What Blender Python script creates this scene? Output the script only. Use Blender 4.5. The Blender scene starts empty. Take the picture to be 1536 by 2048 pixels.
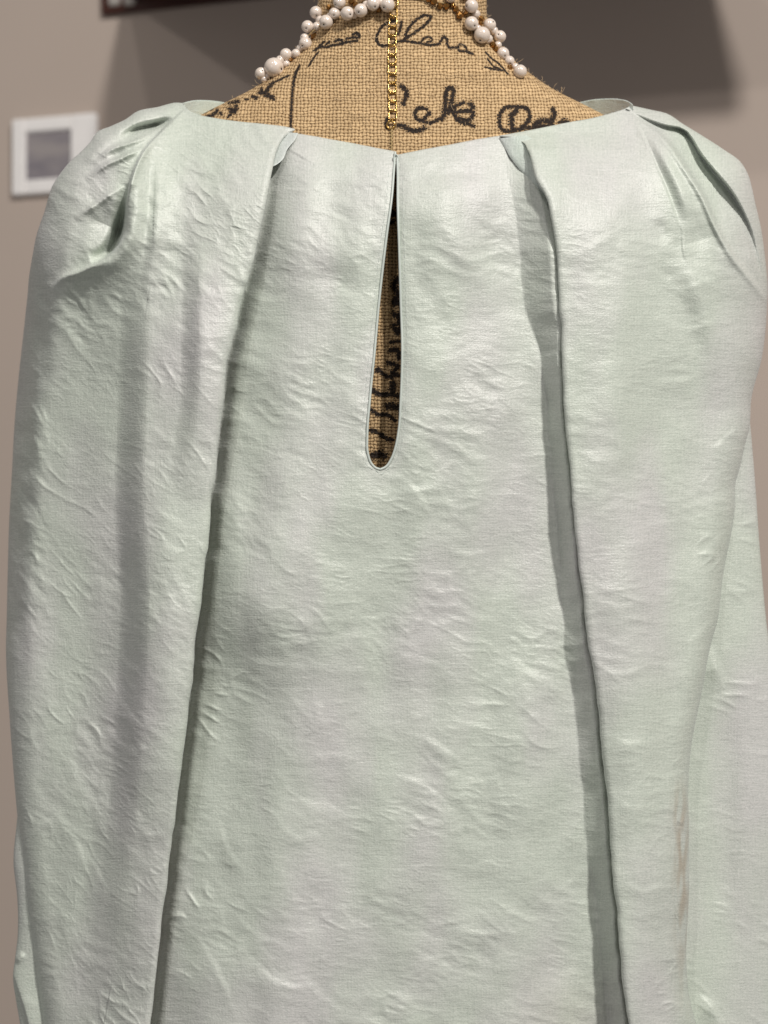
import bpy, math, random
import numpy as np
from mathutils import Vector, Matrix

random.seed(7)
SC = bpy.context.scene
COL = SC.collection

# ------------------------------------------------------------------ camera, world, lamps
S = 0.0003            # metres per unit of the pattern the garment is drafted in
D = 3167.0            # camera distance in the same unit (0.95 m)
H = 1.35              # height of the camera above the (unseen) floor
cam_d = bpy.data.cameras.new("camera")
cam = bpy.data.objects.new("camera", cam_d)
COL.objects.link(cam)
cam.location = (0.0, -D * S, H)
cam.rotation_euler = (math.pi / 2, 0, 0)
cam_d.sensor_fit = 'VERTICAL'
cam_d.sensor_height = 36.0
cam_d.lens = D / 2048.0 * 36.0
cam_d.clip_start = 0.05
cam_d.clip_end = 50.0
cam_d.dof.use_dof = True
cam_d.dof.focus_distance = 0.955
cam_d.dof.aperture_fstop = 7.0
SC.camera = cam

world = bpy.data.worlds.new("World")
SC.world = world
world.use_nodes = True
bgn = world.node_tree.nodes["Background"]
bgn.inputs[0].default_value = (1.0, 0.955, 0.90, 1)
bgn.inputs[1].default_value = 0.205

def lamp(name, loc, target, power, size, color):
    ld = bpy.data.lights.new(name, 'AREA')
    ld.shape = 'DISK'; ld.size = size; ld.energy = power; ld.color = color
    lo = bpy.data.objects.new(name, ld); COL.objects.link(lo)
    lo.location = loc
    lo.rotation_euler = (Vector(target) - Vector(loc)).to_track_quat('-Z', 'Y').to_euler()
    return lo

lamp("ceiling_lamp", (1.7, -3.0, H + 2.7), (0, 0.3, H), 163.0, 0.24, (1.0, 0.955, 0.90))
lamp("ceiling_lamp", (-0.9, -2.5, H + 2.6), (0, 0.3, H), 19.0, 0.12, (1.0, 0.95, 0.9))
lamp("ceiling_lamp", (0.5, -1.6, H + 2.6), (0, 0.3, H), 15.0, 0.12, (1.0, 0.95, 0.9))
lamp("lavender_fill", (-1.3, -2.2, H + 0.4), (0, 0, H), 2.4, 0.9, (0.86, 0.82, 1.0))  # added lavender fill from the left, no visible source

SC.view_settings.view_transform = 'Standard'
SC.view_settings.look = 'None'
SC.view_settings.exposure = 0.0
SC.view_settings.gamma = 1.0
SC.cycles.max_bounces = 6

# ------------------------------------------------------------------ helpers
def tag(o, label=None, cat=None, group=None, kind=None):
    if label: o['label'] = label
    if cat: o['category'] = cat
    if group: o['group'] = group
    if kind: o['kind'] = kind
    return o

def empty(name, loc):
    o = bpy.data.objects.new(name, None)
    o.empty_display_size = 0.05
    COL.objects.link(o); o.location = loc
    return o

def put(name, me, parent=None):
    o = bpy.data.objects.new(name, me)
    COL.objects.link(o)
    if parent is not None:
        o.parent = parent
        o.matrix_parent_inverse = Matrix.Translation(-Vector(parent.location))
    return o

def P(x, y, z):
    x, y, z = np.broadcast_arrays(np.asarray(x, float), np.asarray(y, float), np.asarray(z, float))
    f = (D - z) / D
    return np.stack([(x - 768) * S * f, -z * S, (1024 - y) * S * f + H], -1)

def cr(pts, n):
    """Catmull-Rom resample of a polyline (any dimension) at n even chord steps."""
    p = np.asarray(pts, float)
    d = np.sqrt(((p[1:, :2] - p[:-1, :2]) ** 2).sum(1)) + 1e-9
    t = np.concatenate([[0], np.cumsum(d)])
    return spl(t, p, np.linspace(0, t[-1], n))

def spl(t, p, q):
    """cubic Hermite (finite difference tangents, monotone-limited) through (t, p) at q"""
    t = np.asarray(t, float); p = np.asarray(p, float)
    one = p.ndim == 1
    if one: p = p[:, None]
    h = np.diff(t)[:, None]; dl = np.diff(p, axis=0) / h
    m = np.zeros_like(p)
    m[0] = dl[0]; m[-1] = dl[-1]
    if len(t) > 2:
        m[1:-1] = (dl[:-1] * h[1:] + dl[1:] * h[:-1]) / (h[1:] + h[:-1])
    q = np.clip(q, t[0], t[-1])
    i = np.clip(np.searchsorted(t, q, side='right') - 1, 0, len(t) - 2)
    hh = h[i]; s = ((q - t[i])[:, None]) / hh
    r = ((2*s**3 - 3*s**2 + 1) * p[i] + (s**3 - 2*s**2 + s) * hh * m[i]
         + (-2*s**3 + 3*s**2) * p[i+1] + (s**3 - s**2) * hh * m[i+1])
    return r[:, 0] if one else r

def sstep(a, b, x):
    t = np.clip((x - a) / (b - a), 0, 1)
    return t * t * (3 - 2 * t)

_perm = np.random.RandomState(11).permutation(256)
_perm = np.concatenate([_perm, _perm, _perm])
_ang = np.random.RandomState(5).rand(256) * 2 * np.pi
_gx, _gy = np.cos(_ang), np.sin(_ang)
def perlin(x, y, seed=0):
    x = x + seed * 17.37; y = y + seed * 9.71
    xi = np.floor(x).astype(int); yi = np.floor(y).astype(int)
    xf = x - xi; yf = y - yi
    u = xf**3 * (xf * (xf * 6 - 15) + 10); v = yf**3 * (yf * (yf * 6 - 15) + 10)
    def g(ix, iy, fx, fy):
        h = _perm[(_perm[ix & 255] + iy) & 255]
        return _gx[h] * fx + _gy[h] * fy
    a = g(xi, yi, xf, yf); b = g(xi + 1, yi, xf - 1, yf)
    c = g(xi, yi + 1, xf, yf - 1); d = g(xi + 1, yi + 1, xf - 1, yf - 1)
    return 1.5 * ((a * (1 - u) + b * u) * (1 - v) + (c * (1 - u) + d * u) * v)

def pdist(X, Y, poly, reach):
    """distance, signed distance (+ on the image-left of a downward path), parameter; only near the path"""
    poly = np.asarray(poly, float)
    x0, y0 = poly[:, 0].min() - reach, poly[:, 1].min() - reach
    x1, y1 = poly[:, 0].max() + reach, poly[:, 1].max() + reach
    idx = np.nonzero((X >= x0) & (X <= x1) & (Y >= y0) & (Y <= y1))
    px, py = X[idx], Y[idx]
    best = np.full(px.shape, 1e18); sd = np.zeros_like(best); tt = np.zeros_like(best)
    seg = np.sqrt(((poly[1:] - poly[:-1]) ** 2).sum(1)); cum = np.concatenate([[0], np.cumsum(seg)])
    for k in range(len(seg)):
        ax, ay = poly[k]; bx, by = poly[k + 1]
        dx, dy = bx - ax, by - ay; L2 = dx * dx + dy * dy + 1e-12
        t = np.clip(((px - ax) * dx + (py - ay) * dy) / L2, 0, 1)
        ex, ey = px - (ax + t * dx), py - (ay + t * dy)
        d2 = ex * ex + ey * ey
        m = d2 < best
        best[m] = d2[m]
        sd[m] = np.sign(dx * (py - ay) - dy * (px - ax))[m] * np.sqrt(d2[m])
        tt[m] = ((cum[k] + t * seg[k]) / cum[-1])[m]
    return idx, np.sqrt(best), sd, tt

def amp(tt, A):
    if np.isscalar(A): A = [0, A, A, 0]
    return np.interp(tt, np.linspace(0, 1, len(A)), A)

def ridge(X, Y, Z, pts, A, w, n=20):
    idx, d, sd, tt = pdist(X, Y, cr(pts, n), 4 * w)
    Z[idx] += amp(tt, A) * np.exp(-(d / w) ** 2)

def fold(X, Y, Z, pts, A, wf, wb, side=1, n=26):
    """one-sided fold: full height at the path on its high side, decaying over wb; falls off over wf on the other"""
    idx, d, sd, tt = pdist(X, Y, cr(pts, n), 4 * wb)
    e = sd * side
    prof = np.where(e >= 0, np.exp(-(e / wb) ** 1.6), sstep(-wf, 0, e))
    Z[idx] += amp(tt, A) * prof

def crinkle(X, Y, ang, lam, stretch, seed, sharp=3.6):
    """short sharp creases running along angle ang (degrees below horizontal to the right)"""
    a = math.radians(ang)
    wx = X + 10 * perlin(X / 160, Y / 160, seed + 3) ; wy = Y + 10 * perlin(X / 150, Y / 150, seed + 4)
    u = (wx * math.cos(a) + wy * math.sin(a)) / (lam * stretch)
    v = (-wx * math.sin(a) + wy * math.cos(a)) / lam
    n = perlin(u, v, seed)
    r = np.clip(1 - np.abs(n) * 1.5, 0, 1) ** sharp
    m = (0.12 + 0.88 * sstep(-0.1, 0.55, perlin(X / 150, Y / 110, seed + 8))) * sstep(-0.3, 0.45, perlin(u * 1.7, v * 0.45, seed + 12))
    return r * m

def crumple(X, Y, ang, lam, stretch, seed):
    """soft facets of crumpled satin, about -1..1"""
    a = math.radians(ang)
    wx = X + 0.22 * lam * perlin(X / (2.2 * lam), Y / (2.2 * lam), seed + 3); wy = Y + 0.22 * lam * perlin(X / (2 * lam), Y / (2 * lam), seed + 4)
    u = (wx * math.cos(a) + wy * math.sin(a)) / (lam * stretch); v = (-wx * math.sin(a) + wy * math.cos(a)) / lam
    b = 1 - 2.2 * np.sqrt(perlin(u, v, seed) ** 2 + 0.006)
    b2 = 1 - 2.2 * np.sqrt(perlin(u * 2.1 + 5, v * 2.1, seed + 1) ** 2 + 0.01)
    return b + 0.42 * b2

def mesh_from(name, V, F, mat, uv=None, attrs=None, smooth=True):
    V = np.ascontiguousarray(V.reshape(-1, 3), np.float32); F = np.ascontiguousarray(F, np.int32)
    k = F.shape[1]
    me = bpy.data.meshes.new(name)
    me.vertices.add(len(V)); me.vertices.foreach_set("co", V.ravel())
    me.loops.add(F.size); me.loops.foreach_set("vertex_index", F.ravel())
    me.polygons.add(len(F))
    me.polygons.foreach_set("loop_start", np.arange(0, F.size, k, dtype=np.int32))
    me.polygons.foreach_set("use_smooth", np.full(len(F), smooth, bool))
    if uv is not None:
        l = me.uv_layers.new(name="UVMap")
        l.uv.foreach_set("vector", np.ascontiguousarray(uv.reshape(-1, 2)[F.ravel()], np.float32).ravel())
    for nm, arr in (attrs or {}).items():
        a = me.attributes.new(nm, 'FLOAT', 'POINT')
        a.data.foreach_set("value", np.ascontiguousarray(arr.ravel(), np.float32))
    for m in (mat if isinstance(mat, list) else [mat]): me.materials.append(m)
    me.update(calc_edges=True); me.validate()
    return me

def quads(R, C, skip=None, remap=None):
    i = np.arange(R * C).reshape(R, C)
    if remap is not None: i = remap(i)
    q = np.stack([i[:-1, :-1], i[1:, :-1], i[1:, 1:], i[:-1, 1:]], -1)
    if skip is not None: q = q[~skip]
    return q.reshape(-1, 4)

def sheet(name, X, Y, Z, mat, parent, skip=None, remap=None, attrs=None, uv=None):
    V = P(X, Y, Z)
    if uv is None: uv = np.stack([X / 1000, Y / 1000], -1)
    me = mesh_from(name, V, quads(*X.shape, skip, remap), mat, uv, attrs)
    return put(name, me, parent)

def tube_np(path, r, seg=8, closed=False, caps=True):
    """vertices/faces of a tube along world points"""
    p = np.asarray(path, float); n = len(p)
    r = np.broadcast_to(np.asarray(r, float), (n,))
    t = np.gradient(p, axis=0)
    if closed: t = np.roll(p, -1, 0) - np.roll(p, 1, 0)
    t /= np.linalg.norm(t, axis=1)[:, None] + 1e-12
    up = np.array([0.13, -1.0, 0.21]); up /= np.linalg.norm(up)
    a = np.cross(t, up); a /= np.linalg.norm(a, axis=1)[:, None] + 1e-12
    b = np.cross(t, a)
    th = np.linspace(0, 2 * np.pi, seg, endpoint=False)
    V = p[:, None] + r[:, None, None] * (np.cos(th)[None, :, None] * a[:, None] + np.sin(th)[None, :, None] * b[:, None])
    i = np.arange(n * seg).reshape(n, seg)
    j = np.roll(i, -1, 1)
    if closed:
        i2, j2 = np.roll(i, -1, 0), np.roll(j, -1, 0)
        F = np.stack([i, j, j2, i2], -1).reshape(-1, 4)
    else:
        F = np.stack([i[:-1], j[:-1], j[1:], i[1:]], -1).reshape(-1, 4)
    return V.reshape(-1, 3), F

def tube(name, path, r, mat, parent, seg=8, closed=False):
    V, F = tube_np(path, r, seg, closed)
    return put(name, mesh_from(name, V, F, mat), parent)

# ------------------------------------------------------------------ materials
def new_mat(name):
    m = bpy.data.materials.new(name); m.use_nodes = True
    nt = m.node_tree
    return m, nt, nt.nodes["Principled BSDF"]

def N(nt, t, **kw):
    n = nt.nodes.new(t)
    for k, v in kw.items():
        if k.startswith('i_'):
            key = k[2:]
            n.inputs[int(key) if key.isdigit() else key].default_value = v
        else: setattr(n, k, v)
    return n

def math_(nt, op, a, b=None, c=None):
    n = nt.nodes.new('ShaderNodeMath'); n.operation = op
    for i, v in enumerate((a, b, c)):
        if v is None: continue
        if isinstance(v, (int, float)): n.inputs[i].default_value = v
        else: nt.links.new(v, n.inputs[i])
    return n.outputs[0]

def ramp(nt, fac, stops):
    n = nt.nodes.new('ShaderNodeValToRGB')
    e = n.color_ramp.elements
    while len(e) < len(stops): e.new(0.5)
    for k, (p, c) in enumerate(stops):
        e[k].position = p; e[k].color = (*c, 1)
    nt.links.new(fac, n.inputs[0])
    return n.outputs[0]

def mixc(nt, fac, a, b, mode='MIX'):
    n = nt.nodes.new('ShaderNodeMix'); n.data_type = 'RGBA'; n.blend_type = mode
    for sock, v in ((n.inputs[0], fac), (n.inputs[6], a), (n.inputs[7], b)):
        if isinstance(v, (int, float)): sock.default_value = v
        elif isinstance(v, tuple): sock.default_value = (*v, 1)
        else: nt.links.new(v, sock)
    return n.outputs[2]

def noise(nt, vec, scale, detail=2, rough=0.5, stretch=(1, 1, 1)):
    mp = N(nt, 'ShaderNodeMapping'); mp.inputs['Scale'].default_value = stretch
    nt.links.new(vec, mp.inputs[0])
    n = N(nt, 'ShaderNodeTexNoise', i_Scale=scale, i_Detail=detail, i_Roughness=rough)
    nt.links.new(mp.outputs[0], n.inputs['Vector'])
    return n.outputs['Fac']

def bump(nt, h, strength, dist, prev=None):
    b = N(nt, 'ShaderNodeBump', i_Strength=strength, i_Distance=dist)
    nt.links.new(h, b.inputs['Height'])
    if prev is not None: nt.links.new(prev, b.inputs['Normal'])
    return b.outputs[0]

def satin(name, col_a, col_b, streak_and_bounce=False):
    m, nt, bs = new_mat(name)
    uv = N(nt, 'ShaderNodeUVMap').outputs[0]
    sl_h = noise(nt, uv, 1.0, 3, 0.65, (26, 300, 1))                # slubs along the weft
    sl_v = noise(nt, uv, 1.0, 2, 0.6, (330, 22, 1))                 # and along the warp
    fine = noise(nt, uv, 240, 2, 0.6)
    s = math_(nt, 'ADD', math_(nt, 'MULTIPLY', sl_h, 0.55), math_(nt, 'MULTIPLY', sl_v, 0.45))
    s = math_(nt, 'ADD', math_(nt, 'MULTIPLY', s, 0.55), math_(nt, 'MULTIPLY', fine, 0.45))
    c = mixc(nt, ramp(nt, s, [(0.36, (0, 0, 0)), (0.62, (1, 1, 1))]), col_a, col_b)
    big = noise(nt, uv, 1.0, 2, 0.5, (5.5, 2.2, 1))                  # lavender sheen painted into the colour in broad upright patches
    c = mixc(nt, math_(nt, 'MULTIPLY', ramp(nt, big, [(0.42, (0, 0, 0)), (0.66, (1, 1, 1))]), 0.8), c, mixc(nt, 1.0, c, (1.05, 0.955, 1.065), 'MULTIPLY'))
    cr_ = noise(nt, uv, 62, 5, 0.66, (0.5, 1.2, 1))               # tiny crumples
    s = math_(nt, 'ADD', s, math_(nt, 'MULTIPLY', cr_, 0.5))
    if streak_and_bounce:
        at = N(nt, 'ShaderNodeAttribute', attribute_name='streak_and_bounce').outputs['Fac']
        c = mixc(nt, at, c, (0.36, 0.285, 0.20))  # brown streak, and the painted warm bounce in the lower corner
    nt.links.new(c, bs.inputs['Base Color'])
    bs.inputs['Roughness'].default_value = 0.41
    bs.inputs['Specular IOR Level'].default_value = 0.55
    bs.inputs['Anisotropic'].default_value = 0.35
    bs.inputs['Sheen Weight'].default_value = 0.12
    bs.inputs['Sheen Tint'].default_value = (0.86, 0.84, 1.0, 1)
    bs.inputs['Sheen Roughness'].default_value = 0.4
    nt.links.new(bump(nt, s, 0.55, 0.0011), bs.inputs['Normal'])
    return m

M_SATIN = satin('mint_satin', (0.460, 0.513, 0.452), (0.600, 0.645, 0.578), True)
M_LINING = satin('mint_satin_lining', (0.46, 0.53, 0.475), (0.575, 0.64, 0.585))

def burlap():
    m, nt, bs = new_mat('printed_burlap')
    uv0 = N(nt, 'ShaderNodeUVMap').outputs[0]
    wn = N(nt, 'ShaderNodeTexNoise', i_Scale=0.45, i_Detail=4.0, i_Roughness=0.6)
    nt.links.new(uv0, wn.inputs['Vector'])
    vm = N(nt, 'ShaderNodeVectorMath', operation='SUBTRACT'); nt.links.new(wn.outputs['Color'], vm.inputs[0])
    vm.inputs[1].default_value = (0.5, 0.5, 0.5)
    vs = N(nt, 'ShaderNodeVectorMath', operation='SCALE'); nt.links.new(vm.outputs[0], vs.inputs[0]); vs.inputs['Scale'].default_value = 1.5
    va = N(nt, 'ShaderNodeVectorMath', operation='ADD'); nt.links.new(uv0, va.inputs[0]); nt.links.new(vs.outputs[0], va.inputs[1])
    sx = N(nt, 'ShaderNodeSeparateXYZ'); nt.links.new(va.outputs[0], sx.inputs[0])
    U, V = sx.outputs[0], sx.outputs[1]
    par = math_(nt, 'MODULO', math_(nt, 'ADD', math_(nt, 'FLOOR', U), math_(nt, 'FLOOR', V)), 2.0)
    par = math_(nt, 'ABSOLUTE', par)
    fu = math_(nt, 'COSINE', math_(nt, 'MULTIPLY', math_(nt, 'SUBTRACT', math_(nt, 'FRACT', U), 0.5), math.pi))
    fv = math_(nt, 'COSINE', math_(nt, 'MULTIPLY', math_(nt, 'SUBTRACT', math_(nt, 'FRACT', V), 0.5), math.pi))
    hw = math_(nt, 'MULTIPLY', math_(nt, 'POWER', fu, 0.7), math_(nt, 'ADD', 0.45, math_(nt, 'MULTIPLY', fv, 0.55)))
    hf = math_(nt, 'MULTIPLY', math_(nt, 'POWER', fv, 0.7), math_(nt, 'ADD', 0.62, math_(nt, 'MULTIPLY', fu, 0.38)))
    mx = N(nt, 'ShaderNodeMix', data_type='FLOAT')
    nt.links.new(par, mx.inputs[0]); nt.links.new(hw, mx.inputs[2]); nt.links.new(hf, mx.inputs[3])
    h = mx.outputs[0]
    c = ramp(nt, h, [(0.0, (0.38, 0.25, 0.13)), (0.30, (0.52, 0.36, 0.20)), (0.9, (0.68, 0.50, 0.295))])
    gap = math_(nt, 'MULTIPLY', math_(nt, 'SUBTRACT', 1.0, math_(nt, 'POWER', fu, 1.2)), math_(nt, 'SUBTRACT', 1.0, math_(nt, 'POWER', fv, 1.2)))
    c = mixc(nt, ramp(nt, gap, [(0.14, (0, 0, 0)), (0.5, (0.85, 0.85, 0.85))]), c, (0.17, 0.095, 0.042))
    vr = noise(nt, uv0, 0.35, 3, 0.7, (0.25, 1.0, 1))
    vr2 = noise(nt, uv0, 1.3, 2, 0.6)
    c = mixc(nt, 0.7, c, ramp(nt, math_(nt, 'MULTIPLY', math_(nt, 'ADD', vr, vr2), 0.5), [(0.32, (0.70, 0.68, 0.64)), (0.68, (1.12, 1.1, 1.05))]), 'MULTIPLY')
    for src, amt in ((U, 0.16), (V, 0.26)):                          # every yarn has its own tone
        wn1 = N(nt, 'ShaderNodeTexWhiteNoise', noise_dimensions='1D'); nt.links.new(math_(nt, 'FLOOR', src), wn1.inputs['W'])
        c = mixc(nt, amt, c, ramp(nt, wn1.outputs['Value'], [(0, (0.66, 0.62, 0.56)), (1, (1.18, 1.16, 1.12))]), 'MULTIPLY')
    cb = N(nt, 'ShaderNodeCombineXYZ'); nt.links.new(math_(nt, 'FLOOR', U), cb.inputs[0]); nt.links.new(math_(nt, 'FLOOR', V), cb.inputs[1])
    wn2 = N(nt, 'ShaderNodeTexWhiteNoise', noise_dimensions='2D'); nt.links.new(cb.outputs[0], wn2.inputs['Vector'])
    c = mixc(nt, 0.24, c, ramp(nt, wn2.outputs['Value'], [(0, (0.62, 0.58, 0.52)), (0.5, (1, 1, 1)), (1, (1.25, 1.25, 1.25))]), 'MULTIPLY')
    ink = N(nt, 'ShaderNodeAttribute', attribute_name='ink').outputs['Fac']
    # ink sits on the raised threads and bleeds unevenly
    k = math_(nt, 'ADD', ink, math_(nt, 'MULTIPLY', math_(nt, 'SUBTRACT', vr2, 0.5), 1.3))
    k = math_(nt, 'ADD', k, math_(nt, 'MULTIPLY', math_(nt, 'SUBTRACT', h, 0.6), 0.55))
    k = ramp(nt, k, [(0.36, (0, 0, 0)), (0.54, (1, 1, 1))])
    c = mixc(nt, math_(nt, 'MULTIPLY', k, 0.97), c, (0.014, 0.011, 0.012))
    nt.links.new(c, bs.inputs['Base Color'])
    bs.inputs['Roughness'].default_value = 0.85
    bs.inputs['Specular IOR Level'].default_value = 0.2
    nt.links.new(bump(nt, h, 0.8, 0.0008), bs.inputs['Normal'])
    return m
M_BURLAP = burlap()

def simple(name, col, rough, metal=0.0, spec=0.5, var=0.0, scale=40, coat=0.0):
    m, nt, bs = new_mat(name)
    bs.inputs['Roughness'].default_value = rough
    bs.inputs['Metallic'].default_value = metal
    bs.inputs['Specular IOR Level'].default_value = spec
    bs.inputs['Coat Weight'].default_value = coat
    tc = N(nt, 'ShaderNodeTexCoord').outputs['Object']
    n = noise(nt, tc, scale, 3, 0.55)
    lo = tuple(max(0, v * (1 - var)) for v in col); hi = tuple(v * (1 + var) for v in col)
    nt.links.new(ramp(nt, n, [(0.3, lo), (0.7, hi)]), bs.inputs['Base Color'])
    return m

M_WALL = simple('taupe_wall_paint', (0.50, 0.422, 0.370), 0.8, spec=0.25, var=0.03, scale=1.4)
M_WHITE = simple('white_frame_paint', (0.92, 0.90, 0.89), 0.45, var=0.02)
M_WOOD = simple('dark_brown_wood', (0.055, 0.018, 0.012), 0.35, var=0.35, scale=9)
M_PALE = simple('pale_grey_plate', (0.42, 0.39, 0.36), 0.4, var=0.06)
M_PEARL = simple('faux_pearl', (0.74, 0.64, 0.56), 0.2, spec=0.8, var=0.06, scale=120, coat=1.0)
M_PEARL.node_tree.nodes['Principled BSDF'].inputs['Coat Roughness'].default_value = 0.1
M_HOLE = simple('drill_hole', (0.05, 0.03, 0.02), 0.7)
M_GOLD = simple('gold_metal', (0.54, 0.35, 0.12), 0.22, metal=1.0, var=0.08, scale=300)
M_AMBER = simple('brown_gold_bead', (0.34, 0.17, 0.05), 0.16, metal=0.85, var=0.2, scale=300)
M_CORD = simple('gold_thread', (0.35, 0.24, 0.10), 0.6, var=0.2, scale=300)

# ------------------------------------------------------------------ wall behind, its frame and shelf
YAW = math.radians(18)
WN = np.array([-math.sin(YAW), -math.cos(YAW), 0.0])       # towards the room
WT = np.array([math.cos(YAW), -math.sin(YAW), 0.0])        # to the right along the wall
WO = np.array([0.0, 1.5, H])                               # a point of the wall
def wall_at(px, py):
    o = np.array([0, -D * S, H]); d = np.array([(px - 768) / D, 1.0, (1024 - py) / D])
    t = ((WO - o) @ WN) / (d @ WN)
    p = o + t * d - WO
    return float(p @ WT), float(p[2])
def wpt(s, h, n): return WO + WT * s + np.array([0, 0, h]) + WN * n

def wbox(name, s0, s1, h0, h1, n0, n1, mat, parent=None, bev=0.0):
    import bmesh
    bm = bmesh.new()
    v = [bm.verts.new(wpt(s, h, n)) for n in (n0, n1) for h in (h0, h1) for s in (s0, s1)]
    for f in ((0, 2, 3, 1), (4, 5, 7, 6), (0, 1, 5, 4), (2, 6, 7, 3), (0, 4, 6, 2), (1, 3, 7, 5)):
        bm.faces.new([v[i] for i in f])
    bmesh.ops.recalc_face_normals(bm, faces=bm.faces)
    if bev: bmesh.ops.bevel(bm, geom=list(bm.edges), offset=bev, segments=2, affect='EDGES')
    me = bpy.data.meshes.new(name); bm.to_mesh(me); bm.free(); me.materials.append(mat)
    return put(name, me, parent)

w = wbox('wall', -3.0, 3.0, -1.35, 1.35, -0.1, 0.0, M_WALL); tag(w, kind='structure')

# small white picture frame, partly hidden by the shoulder
fs0, fh1 = wall_at(32, 243); _, fh0 = wall_at(34, 393)
fs1 = fs0 + 0.156; rs = 0.046
c = wpt((fs0 + fs1) / 2, fh0, 0)
fr = tag(empty('picture_frame', tuple(c)), 'small white box frame with dark print, left on the taupe wall', 'picture frame')
bw = 0.0245; dp = 0.014
wbox('frame_stile', fs0, fs0 + bw, fh0, fh1, 0.0, dp, M_WHITE, fr, 0.002)
wbox('frame_stile', fs1 - rs, fs1, fh0, fh1, 0.0, dp, M_WHITE, fr, 0.002)
wbox('frame_rail', fs0 + bw, fs1 - rs, fh1 - bw * .95, fh1, 0.0, dp - .001, M_WHITE, fr, 0.002)
wbox('frame_rail', fs0 + bw, fs1 - rs, fh0, fh0 + bw * .95, 0.0, dp - .001, M_WHITE, fr, 0.002)
m, nt, bs = new_mat('grey_violet_print')
tc = N(nt, 'ShaderNodeTexCoord').outputs['Object']
n1 = noise(nt, tc, 22, 3, 0.5, (0.5, 0.5, 1.6))
nt.links.new(ramp(nt, n1, [(0.3, (0.15, 0.14, 0.18)), (0.5, (0.25, 0.23, 0.25)), (0.7, (0.34, 0.31, 0.31))]), bs.inputs['Base Color'])
bs.inputs['Roughness'].default_value = 0.5
wbox('print', fs0 + bw, fs1 - rs, fh0 + bw * .95, fh1 - bw * .95, 0.001, 0.008, m, fr)

# dark wooden wall shelf above; only its lower left corner is in the picture
ss0, sh0 = wall_at(209, 33)
ss1, _ = wall_at(1400, 33)
shelf = tag(empty('wall_shelf', tuple(wpt(ss0, sh0, 0))), 'dark brown wooden wall shelf cut off by the top edge, upper left', 'shelf')
ss1, _ = wall_at(1385, 100)
sd_, sk = 0.46, 0.37          # depth and slanted ends of the mostly unseen board, shaped for its wall shadow
b0 = ss0 + 0.042
bv = [wpt(a + sk * (n / sd_), sh0 + hh, n) for hh in (0.02, 0.06) for a, n in ((b0, 0.013), (ss1, 0.013), (ss1, sd_), (b0, sd_))]
put('shelf_shadow_board', mesh_from('shelf_shadow_board', np.array(bv), np.array([(0, 1, 2, 3), (7, 6, 5, 4), (0, 4, 5, 1), (1, 5, 6, 2), (2, 6, 7, 3), (3, 7, 4, 0)]), M_WOOD, smooth=False), shelf)
wbox('shelf_rail', ss0, ss1 + 0.1, sh0, sh0 + 0.085, 0.0, 0.012, M_WOOD, shelf, 0.002)
for px0, px1 in ((226, 249), (257, 279)):
    a0, b0 = wall_at(px0, 18); a1, _ = wall_at(px1, 18)
    wbox('pale_plate', a0, a1, b0, b0 + 0.03, 0.0125, 0.018, M_PALE, shelf, 0.0024)  # two pale grey plates on the rail

# ------------------------------------------------------------------ dress form of printed burlap
FCX = 805.0; FZC = -240.0
fy = [-120, 0, 40, 62, 80, 100, 140, 180, 215, 240, 300, 380, 500, 700, 1000, 1500, 2300]
fw = [168, 168, 170, 176, 186, 203, 246, 305, 375, 422, 520, 565, 545, 520, 500, 460, 480]
fz = [-166, -164, -160, -156, -151, -145, -133, -121, -108, -99, -82, -71, -62, -58, -58, -62, -64]
yr = np.concatenate([np.arange(-110, 330, 2.0), np.arange(330, 960, 2.6), np.arange(960, 2301, 20.0)])
W_ = spl(fy, np.array(fw, float), yr); Zs = spl(fy, np.array(fz, float), yr)
DZ = Zs - FZC
# columns: dense over the half that faces the camera
th = np.concatenate([np.linspace(0, np.pi, 460), np.linspace(np.pi, 2 * np.pi, 60)[1:-1]])
th_x = np.cos(th)
dens = np.linspace(-1, 1, 460)
th[:460] = np.arccos(np.clip(0.72 * dens[::-1] + 0.28 * np.cos(np.linspace(0, np.pi, 460)), -1, 1))
XX = FCX + W_[:, None] * np.cos(th)[None, :]
EXY = np.interp(yr, [330, 430], [2.0, 1.4])
ZZ = FZC + np.where(np.sin(th)[None, :] >= 0, DZ[:, None] * np.sqrt(np.clip(1 - np.abs(np.cos(th))[None, :] ** EXY[:, None], 0, 1)), 170.0 * np.sin(th)[None, :])
YY = np.repeat(yr[:, None], len(th), 1)
def form_z(x, y):
    w_ = np.interp(y, yr, W_); z_ = np.interp(y, yr, Zs)
    q = np.clip(1 - ((np.asarray(x) - FCX) / w_) ** 2, 0, 1)
    return FZC + (z_ - FZC) * np.sqrt(q)

INK = []
def ink(scale, ox, oy, w, *pts):
    INK.append((np.array([(ox + px * scale, oy + py * scale) for px, py in pts]), w))
k = (0.1432, 740, 10)
ink(*k, 2.6, (440, 240), (425, 320), (400, 400))
ink(*k, 2.5, (340, 228), (250, 250), (180, 290), (120, 370), (95, 440), (95, 510), (140, 560), (210, 572), (300, 560), (380, 512))
ink(*k, 2.5, (380, 505), (460, 490), (520, 455), (620, 385), (760, 290), (830, 210), (855, 165), (780, 145), (690, 180), (590, 265), (530, 340), (500, 400), (505, 455))
ink(*k, 2.4, (400, 500), (540, 512), (700, 535), (860, 562), (940, 550), (1000, 490), (1030, 440), (1070, 480), (1080, 560), (1120, 600), (1200, 588), (1260, 640), (1330, 650), (1440, 680))
ink(*k, 2.0, (710, 520), (760, 460), (840, 450), (870, 490), (800, 520))
ink(*k, 1.9, (1230, 600), (1250, 550), (1330, 580), (1350, 630))
k = (0.1302, 760, 160)
ink(*k, 4.2, (320, 100), (380, 140), (410, 210), (390, 290), (362, 365))
ink(*k, 3.6, (110, 600), (95, 660), (110, 720))
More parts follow.
